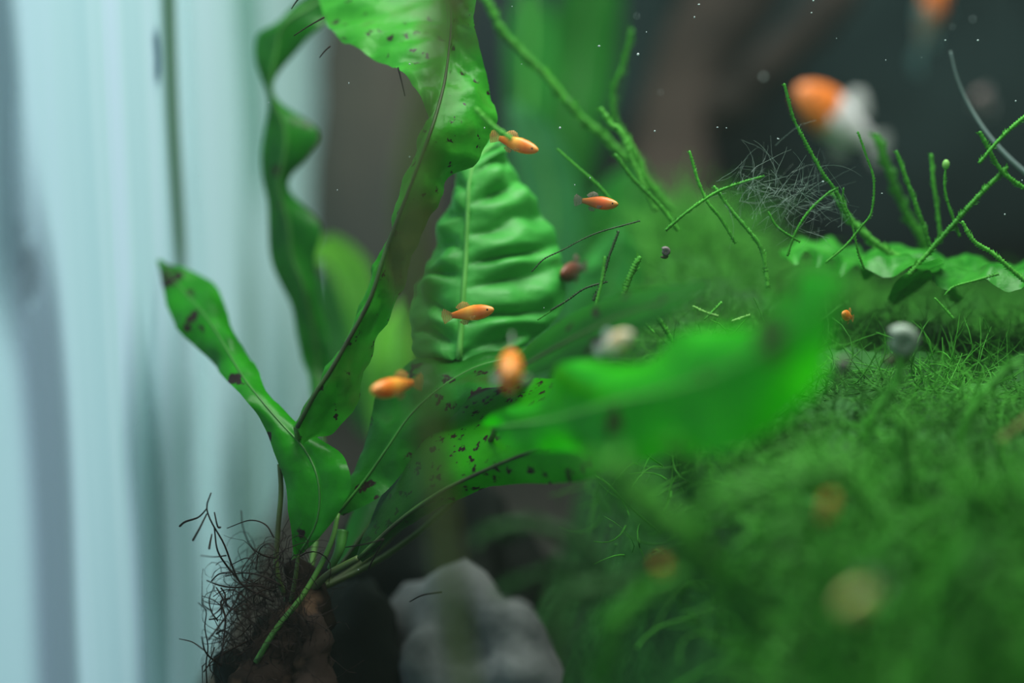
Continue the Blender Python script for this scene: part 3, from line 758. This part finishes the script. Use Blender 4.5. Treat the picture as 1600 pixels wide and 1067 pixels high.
def strand(pts, d, r0, r1=None, mat='moss', name='moss_strand', parent=None):
    if name == 'moss_strand': r0, r1 = r0 * .8, (r1 or r0) * .8
    path = PA([(q[0], q[1], q[2] if len(q) > 2 else d) for q in pts])
    v, f = strand_geo(path, r0, r1 or r0)
    return mesh_obj(name, v, f, MAT[mat], parent or moss)
STR = [
 ([(1225,130),(1240,185),(1260,225),(1285,270),(1303,295),(1325,340)], .402, .00045, .0006, 'moss'),
 ([(1303,300),(1330,345),(1375,385),(1420,412),(1470,440),(1500,470)], .426, .0010, .0014, 'moss_light'),
 ([(1340,205),(1352,240),(1365,280),(1362,330),(1345,355),(1320,385),(1290,410)], .400, .00035, .00035, 'moss'),
 ([(1077,235),(1090,280),(1105,315),(1125,340),(1150,380)], .405, .00045, .0005, 'moss'),
 ([(1115,290),(1140,325),(1165,355),(1185,380),(1195,410),(1200,450)], .403, .0005, .0007, 'moss_light'),
 ([(1400,235),(1420,290),(1440,345),(1455,390)], .418, .0006, .0007, 'moss'),
 ([(1478,258),(1476,290),(1482,320),(1500,370)], .414, .0004, .0005, 'moss'),
 ([(1503,345),(1520,375),(1550,395),(1585,425),(1620,455)], .402, .0006, .0007, 'moss_light'),
 ([(1610,175),(1580,200),(1555,225),(1530,255)], .410, .0006, .0006, 'moss'),
 ([(1530,205),(1560,260),(1580,280),(1620,305)], .412, .0007, .0007, 'moss'),
 ([(1575,260),(1530,305),(1490,350),(1450,395),(1420,430)], .413, .0007, .0008, 'moss'),
 ([(1455,240),(1458,280),(1465,330),(1470,380)], .425, .0006, .0006, 'moss'),
 ([(1368,210),(1390,270),(1415,330),(1445,380),(1460,420)], .445, .0013, .0014, 'moss'),
 ([(988,45),(975,100),(960,140),(962,185),(985,235),(1010,290)], .455, .0009, .0009, 'moss'),
 ([(938,168),(955,195),(968,203),(985,245),(1005,290),(1025,330)], .43, .0008, .0010, 'moss_light'),
 ([(965,198),(990,235),(1010,280),(1040,320)], .44, .0010, .0013, 'moss'),
 ([(960,240),(990,280),(1030,320),(1060,360)], .42, .0006, .0007, 'moss'),
 ([(742,168),(768,195),(800,218)], .383, .0006, .0008, 'moss_light'),
 ([(1195,275),(1160,285),(1120,300),(1075,330),(1040,360)], .402, .0004, .0005, 'moss'),
 ([(1310,293),(1290,305),(1260,335),(1240,370),(1230,400)], .400, .00035, .0004, 'moss'),
 ([(1200,330),(1215,355),(1250,378)], .400, .0003, .00035, 'moss'),
 ([(1318,293),(1318,315),(1330,345),(1340,390),(1350,420)], .402, .0003, .00035, 'moss'),
 ([(1082,478),(1100,487),(1122,494)], .400, .0004, .0004, 'tip'),
 ([(1100,500),(1115,485),(1128,472)], .400, .0003, .0004, 'moss_light'),
 ([(1143,502),(1160,496),(1172,492)], .400, .0004, .0004, 'tip'),
 ([(992,495),(1005,503),(1022,520)], .398, .0004, .0004, 'moss_light'),
 ([(1022,490),(1038,512),(1052,535)], .41, .0007, .0007, 'moss'),
 ([(1460,465),(1472,478),(1490,498)], .400, .0003, .0004, 'moss_light'),
 ([(1475,462),(1490,448),(1525,438),(1560,428)], .400, .0003, .0004, 'moss'),
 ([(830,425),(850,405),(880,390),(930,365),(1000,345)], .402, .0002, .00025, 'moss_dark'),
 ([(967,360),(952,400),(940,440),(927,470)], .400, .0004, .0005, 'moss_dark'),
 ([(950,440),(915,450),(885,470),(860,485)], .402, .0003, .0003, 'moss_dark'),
 ([(900,460),(870,480),(840,500)], .402, .0002, .0002, 'moss'),
 ([(757,-5),(790,55),(850,115),(900,175),(945,215),(1000,270),(1050,330)], .450, .0013, .0014, 'moss'),
 ([(870,232),(895,255),(935,290),(960,320)], .42, .0004, .0005, 'moss'),
 ([(1000,400),(985,430),(975,460),(968,490)], .41, .0009, .0008, 'moss_light'),
 ([(945,400),(940,440),(930,480)], .395, .0004, .0004, 'moss_light'),
]
for pts, d, r0, r1, mt in STR: strand(pts, d, r0, r1, mt)
# near fronds, blurred, bottom right
NEAR = [
 ([(950,720),(985,770),(1050,820),(1100,880),(1150,940),(1190,1000)], .285, .0024, .0024, 'moss_light'),
 ([(1040,690),(1080,740),(1090,800),(1085,850)], .29, .0016, .0016, 'moss'),
 ([(1110,780),(1180,760),(1260,740),(1330,720)], .285, .0018, .0016, 'moss_light'),
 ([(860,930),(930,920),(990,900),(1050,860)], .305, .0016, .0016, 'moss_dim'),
 ([(1190,1000),(1160,900),(1200,840),(1260,800)], .28, .0016, .0016, 'moss'),
 ([(1410,650),(1415,720),(1420,790),(1400,840)], .33, .0015, .0016, 'moss_light'),
 ([(1520,760),(1530,810),(1510,860),(1470,920)], .30, .0020, .0016, 'moss'),
 ([(1240,720),(1300,740),(1340,770)], .30, .0020, .0016, 'moss_light'),
 ([(1560,690),(1600,660),(1640,620)], .34, .0007, .0007, 'olive_blur'),
 ([(1580,1020),(1540,980),(1560,930),(1600,880)], .27, .0024, .0016, 'moss_light'),
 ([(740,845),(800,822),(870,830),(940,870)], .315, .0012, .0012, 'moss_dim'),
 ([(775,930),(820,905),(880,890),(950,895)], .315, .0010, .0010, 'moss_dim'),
 ([(940,1070),(960,980),(1010,930),(1070,900)], .30, .0016, .0016, 'moss'),
 ([(1300,1070),(1320,980),(1370,900),(1420,860)], .27, .0018, .0018, 'moss'),
 ([(1450,1070),(1480,980),(1500,900),(1560,840)], .27, .0018, .0018, 'moss'),
 ([(1350,690),(1370,640),(1400,600),(1410,560)], .36, .0010, .0010, 'moss'),
 ([(1500,700),(1520,640),(1560,590),(1600,560)], .36, .0010, .0010, 'moss'),
]
for pts, d, r0, r1, mt in NEAR: strand(pts, d, r0, r1, mt, name='moss_frond')
# bulb on one strand's tip
import bmesh
def ball(name, c, r, mat, parent=None, stretch=(1, 1, 1), sub=2):
    bm = bmesh.new(); bmesh.ops.create_icosphere(bm, subdivisions=sub, radius=r)
    vs_ = np.array([tuple(v.co) for v in bm.verts]) * np.array(stretch) + np.array(c); fs = [[v.index for v in f.verts] for f in bm.faces]; bm.free()
    return mesh_obj(name, vs_, fs, mat, parent)
ball('strand_tip', P(1478, 257, .414), .0009, MAT['tip'], moss, (1, 1, 1.4))

# flat leaves trailing over the moss, on the right
tl = empty('trailing_fern', P(1480, 440, .43), 'pale green fern leaves trailing flat over the moss at the right', 'fern')
leaf(strip([(1640, 440, .42), (1590, 437, .422), (1540, 434, .424), (1490, 428, .426), (1440, 418, .428), (1390, 412, .43), (1345, 420, .432)], [9, 8, 9, 13, 17, 14, 3], tilt=(-.014, .018)),
     MAT['trail'], tl, cup=.15, nv=70, ripple=.0016, nrip=3, quilt=.0016, nq=6, crinkle=.0034, rib=MAT['rib_green'], rib_r=(.0006, .0003))
leaf(strip([(1380, 425, .44), (1340, 412, .44), (1300, 398, .44), (1260, 392, .44), (1222, 402, .44)], [4, 14, 17, 12, 2], tilt=(-.010, .012)),
     MAT['trail'], tl, cup=.15, nv=50, ripple=.002, nrip=4, rib=MAT['rib_mid'], rib_r=(.0005, .0003))
leaf(strip([(1390, 470, .43), (1410, 450, .425), (1440, 428, .42), (1470, 405, .415)], [5, 14, 14, 3], tilt=(-.008, .008)),
     MAT['trail'], tl, cup=.15, nv=40, rib=MAT['rib_mid'], rib_r=(.0005, .0003))

# hair algae
def hair_algae():
    n = 150; K = 7; paths = np.zeros((n, K, 3))
    for i in range(n):
        t = rng.uniform(0, 1); p = np.array([1150 + 150 * t + rng.normal(0, 22), 285 + 45 * t + rng.normal(0, 22), .402 + rng.normal(0, .006)])
        a = rng.uniform(0, 2 * math.pi) if i % 3 else -1.0 + rng.normal(0, .4); st = rng.uniform(4, 13); bd = rng.normal(0, .12)
        for k in range(K):
            paths[i, k] = tuple(P(*p)); a += bd + rng.normal(0, .1); p = p + np.array([math.cos(a) * st, math.sin(a) * st, rng.normal(0, .0006)])
    o = bundle('hair_algae', paths, rng.uniform(.00002, .00005, n), MAT['hair'])
    tag(o, 'grey wispy hair algae clinging to the moss strands', 'algae', kind='stuff')
hair_algae()

# pale arc filament at the right edge
o = tube('pale_filament', PA([(1485, 80, .43), (1495, 120, .43), (1512, 160, .43), (1540, 205, .428), (1575, 245, .426), (1620, 285, .424)]), .0002, .0007, MAT['membrane'], None, n=40)
tag(o, 'pale curved filament arching down beside the upper right edge', 'filament')
# brown-olive stem close to the glass
o = tube('bare_stem', PA([(712, -60, .265), (692, 60, .265), (660, 200, .266), (642, 320, .266), (652, 480, .268), (668, 640, .27), (688, 800, .272), (715, 1000, .275), (735, 1110, .275)]), .0023, .0012, MAT['olive_blur'], None, n=40)
tag(o, 'out of focus brown-olive bare stem hanging nearest the viewer', 'stem')

# floating debris
def debris():
    import bmesh
    pts = [(545,130,3),(527,297,2.5),(497,157,6),(640,100,4),(640,245,3),(757,200,3),(800,10,2),(815,100,2),(875,200,4),(995,25,7),(1085,27,4),(997,85,4),(936,72,5),(1032,144,7),(1023,205,3),(1193,120,12),(1135,200,2),(1121,199,3),
           (1092,7,4),(1216,217,4),(1268,20,3),(1271,1,5),(1488,42,7),(1528,63,4),(1307,60,2),(1384,94,3),(1477,63,3),(1440,90,2),(1587,158,4),(1597,282,3),(1378,302,3),(1570,335,3),(1215,216,2),(898,289,3),(922,278,3),(889,155,7),(1286,284,5),(1010,50,3),(420,160,2),(310,275,2),(850,481,3),(560,890,3),(1520,30,8)]
    v = []; f = []
    for x, y, s in pts:
        d = .405 if s < 6 else .405 + .006 * s
        c = P(x, y, d); r = (s if s < 6 else s * .45) * .38 * d / F
        bm = bmesh.new(); bmesh.ops.create_icosphere(bm, subdivisions=1, radius=r)
        k = len(v); st = rng.uniform(.6, 1.6, 3)
        v += [tuple(np.array(c) + np.array(q.co) * st) for q in bm.verts]; f += [[q.index + k for q in fc.verts] for fc in bm.faces]; bm.free()
    o = mesh_obj('floating_debris', v, f, MAT['debris']); tag(o, 'tiny pale specks floating in the water', 'specks', kind='stuff')
debris()

# ------------------------------------------------------------------ fish
PROF = [(.50, .006, .006), (.485, .034, .026), (.45, .062, .048), (.38, .096, .070), (.28, .125, .086), (.15, .138, .090), (.02, .125, .078), (-.10, .098, .056), (-.20, .070, .036), (-.27, .054, .022), (-.30, .050, .016)]
def fish(head, tail, body_m, fin_m, label, deep=1.0, roll=None, group=None, bend=0.0, cat='fish'):
    H, T = P(*head), P(*tail); c = (H + T) / 2; L = (H - T).length
    xa = (H - T).normalized(); upv = Vector((0, 0, 1)) if abs(xa.z) < .93 else Vector((0, 1, 0))
    if roll: upv = Vector(roll)
    ya = upv.cross(xa).normalized(); za = xa.cross(ya)
    root = empty('fish', c, label, cat, group)
    root.rotation_euler = Matrix((xa, ya, za)).transposed().to_euler(); root.scale = (L, L, L)
    def part(name, v, f, mat, uvs=None):
        me = bpy.data.meshes.new(name); me.from_pydata([tuple(q) for q in v], [], [tuple(q) for q in f]); me.materials.append(mat)
        me.polygons.foreach_set('use_smooth', np.ones(len(me.polygons), dtype=bool))
        ul = me.uv_layers.new(name='UVMap')
        for lp_ in me.loops:
            q = me.vertices[lp_.vertex_index].co; ul.data[lp_.index].uv = (q.x + .5, q.z + .5)
        o = bpy.data.objects.new(name, me); COL.objects.link(o); o.parent = root; return o
    ns = 12; v = []; f = []
    yb = lambda x: bend * (x - .1) ** 2 * (1 if x < .1 else 0)
    for x, h, wd in PROF:
        for k in range(ns):
            a = 2 * math.pi * k / ns
            v.append((x, yb(x) + wd * math.cos(a), (h * deep) * math.sin(a) * (1.08 if math.sin(a) < 0 else .95) + .01))
    for i in range(len(PROF) - 1):
        for k in range(ns):
            k2 = (k + 1) % ns; f.append((i * ns + k, i * ns + k2, (i + 1) * ns + k2, (i + 1) * ns + k))
    f.append(tuple(range(ns))[::-1]); f.append(tuple((len(PROF) - 1) * ns + k for k in range(ns)))
    part('body', v, f, body_m)
    def fan(name, rootpts, tips, mat):
        n = len(rootpts); v = [(*p,) for p in rootpts] + [(*p,) for p in tips]
        th = .004; vv = [(x, y + th, z) for x, y, z in v] + [(x, y - th, z) for x, y, z in v]; m = 2 * n; ff = []
        for i in range(n - 1):
            ff.append((i, i + 1, n + i + 1, n + i)); ff.append((m + i, m + n + i, m + n + i + 1, m + i + 1))
            ff.append((n + i, n + i + 1, m + n + i + 1, m + n + i))
        part(name, vv, ff, mat)
    yt = yb(-.3)
    fan('tail_fin', [(-.29, yt, -.045), (-.30, yt, -.015), (-.30, yt, .015), (-.29, yt, .05), (-.28, yt, .055)],
        [(-.46, yb(-.45), -.12), (-.49, yb(-.48), -.05), (-.50, yb(-.5), .02), (-.48, yb(-.47), .09), (-.43, yb(-.43), .14)], fin_m)
    fan('dorsal_fin', [(.08, 0, .13 * deep), (.0, 0, .12 * deep), (-.08, 0, .10 * deep), (-.15, 0, .08 * deep)],
        [(.04, 0, .20 * deep), (-.05, 0, .23 * deep), (-.13, 0, .20 * deep), (-.20, 0, .14 * deep)], fin_m)
    fan('anal_fin', [(.0, 0, -.13 * deep), (-.06, 0, -.11 * deep), (-.12, 0, -.09 * deep)],
        [(-.04, 0, -.19 * deep), (-.11, 0, -.19 * deep), (-.18, 0, -.13 * deep)], fin_m)
    for s in (-1, 1):
        fan('pectoral_fin', [(.20, s * .085, -.03), (.19, s * .085, -.05), (.18, s * .08, -.07)],
            [(.10, s * .13, -.03), (.09, s * .14, -.07), (.11, s * .12, -.11)], fin_m)
        bm = bmesh.new(); bmesh.ops.create_icosphere(bm, subdivisions=2, radius=.022)
        e = [(q.co.x + .40, q.co.y * .7 + s * .052, q.co.z + .025) for q in bm.verts]; ef = [[q.index for q in fc.verts] for fc in bm.faces]; bm.free()
        part('eye', e, ef, MAT['eye_black'])
    return root

O1 = (.85, .20, .02); O2 = (.95, .42, .06); Wt = (.80, .78, .74); Cr = (.85, .66, .36); Gr = (.35, .45, .40); Rd = (.42, .07, .03)
M_or = zoned('fish_orange', [(.0, (.5, .30, .10)), (.3, O1), (.55, O2), (.75, O1), (1, (.9, .35, .08))])
M_red = zoned('fish_red', [(.1, (.25, .13, .03)), (.5, (.55, .12, .02)), (.7, (.80, .14, .03)), (1, (.55, .28, .05))])
M_dull = zoned('fish_dull_red', [(.2, (.16, .15, .16)), (.5, (.16, .07, .05)), (1, (.20, .06, .03))])
M_cream = zoned('fish_cream', [(.15, (.55, .55, .52)), (.4, (.92, .82, .66)), (.62, (.88, .62, .32)), (1, (.85, .74, .58))])
M_cal = zoned('fish_orange_white', [(.40, (.90, .88, .92)), (.62, (.90, .88, .92)), (.69, O1), (1, (.75, .22, .06))], trans=.1)
M_yel = zoned('fish_yellow_cream', [(.2, (.50, .66, .12)), (.6, (.75, .74, .22)), (1, (.70, .64, .26))])
M_pink = zoned('fish_pink_grey', [(.2, (.25, .22, .22)), (1, (.30, .22, .22))])
M_beige = zoned('fish_beige_orange', [(.2, (.14, .26, .27)), (.45, (.32, .28, .22)), (.60, (.36, .26, .18)), (.70, (.80, .20, .05)), (1, O1)])
def fin_mat(name, col, clear=.55):
    m, nt, out = new_mat(name); L = nt.links
    b = N(nt, 'ShaderNodeBsdfPrincipled'); b.inputs['Base Color'].default_value = (*col, 1); b.inputs['Roughness'].default_value = .4
    tr = N(nt, 'ShaderNodeBsdfTransparent'); ms = N(nt, 'ShaderNodeMixShader')
    wv = N(nt, 'ShaderNodeTexWave'); wv.inputs['Scale'].default_value = 9; tc = N(nt, 'ShaderNodeTexCoord'); L.new(tc.outputs['UV'], wv.inputs[0])
    r = ramp(nt, [(0, (clear - .2,) * 3), (1, (clear + .2,) * 3)]); L.new(wv.outputs['Fac'], r.inputs[0]); L.new(r.outputs[0], ms.inputs[0])
    L.new(b.outputs[0], ms.inputs[1]); L.new(tr.outputs[0], ms.inputs[2]); L.new(ms.outputs[0], out.inputs[0]); return m
FIN_O = fin_mat('fin_orange', (.60, .30, .08)); FIN_W = fin_mat('fin_pale', (.6, .62, .62), .4)
FIN_T = fin_mat('fin_teal', (.14, .28, .28), .3); FIN_D = fin_mat('fin_dark', (.20, .15, .12), .55)

fish((841, 236, .398), (765, 212, .404), M_or, FIN_O, 'tiny orange fry facing right, just above the quilted leaf', deep=.95)
fish((966, 320, .404), (896, 313, .410), M_red, FIN_D, 'tiny red-orange fry facing right over the hazy moss', deep=.95)
fish((772, 484, .402), (690, 496, .408), M_or, FIN_O, 'orange fry crossing the midrib of the quilted leaf', deep=.95)
fish((876, 430, .428), (918, 416, .440), M_dull, FIN_D, 'dull red-brown fry beside the dark moss strand', deep=1.3)
fish((580, 611, .372), (660, 597, .385), M_or, FIN_O, 'orange fry facing left below the long folded leaf', deep=.95)
fish((795, 588, .338), (803, 566, .366), M_or, FIN_W, 'rounded orange fry end-on above the spotted leaf', deep=1.15)
fish((988, 522, .338), (930, 550, .346), M_cream, FIN_W, 'small cream white fry above the near green leaf', deep=1.25)
fish((1244, 140, .545), (1384, 240, .57), M_cal, FIN_W, 'larger orange and white fish in the upper right background', deep=1.25)
fish((1475, -50, .60), (1428, 112, .63), M_beige, FIN_T, 'beige and orange fish with teal tail at the top edge', deep=1.2)
fish((1302, 778, .292), (1280, 812, .300), M_or, FIN_O, 'small orange fry sunk in the moss, seen near its middle', deep=1.3)
fish((1316, 950, .252), (1376, 920, .260), M_yel, FIN_W, 'yellowish cream fry low down in the moss', deep=1.3)
fish((818, 992, .44), (796, 1036, .44), M_red, FIN_O, 'red-orange fry over the grey stone', deep=.95)
fish((1025, 882, .295), (1048, 890, .30), M_or, FIN_O, 'very small orange fry behind a thick blurred moss frond', deep=1.3)
fish((1316, 490, .402), (1334, 498, .408), M_or, FIN_O, 'very small orange fry at the edge of the near leaf tip', deep=1.3)
fish((1526, 150, .60), (1550, 170, .62), M_pink, FIN_W, 'far pinkish grey fish behind the pale curved filament', deep=1.2)

# snails: coiled shell
def snail(c, r, mat, label, ax=(0, -1, 0)):
    root = empty('snail', c, label, 'snail')
    th = np.linspace(0, 2.4 * 2 * math.pi, 60); g = np.linspace(.12, 1, 60)
    p = np.stack([g * .62 * r * np.cos(th), -r * .35 * (1 - g), g * .62 * r * np.sin(th)], 1) + np.array(c)
    v, f = tube_geo(p, g * .42 * r, 10)
    mesh_obj('shell', v, f, mat, root)
    q = catmull(np.array([c + Vector((.5 * r, 0, -.8 * r)), c + Vector((0, 0, -1.0 * r)), c + Vector((-.9 * r, 0, -1.0 * r))]), 10)
    v, f = tube_geo(q, [.1 * r, .25 * r, .3 * r, .34 * r, .34 * r, .32 * r, .3 * r, .26 * r, .2 * r, .08 * r], 8, .7)
    mesh_obj('foot', v, f, MAT['stem'], root)
snail(P(1040, 393, .402), .0013, MAT['shell'], 'tiny grey snail on the moss left of the pale strands')
snail(P(1410, 535, .362), .0040, MAT['shell_white'], 'whitish snail on the moss right of the near leaf tip')
snail(P(1316, 572, .345), .0018, MAT['shell'], 'small pinkish grey snail beside the near leaf')
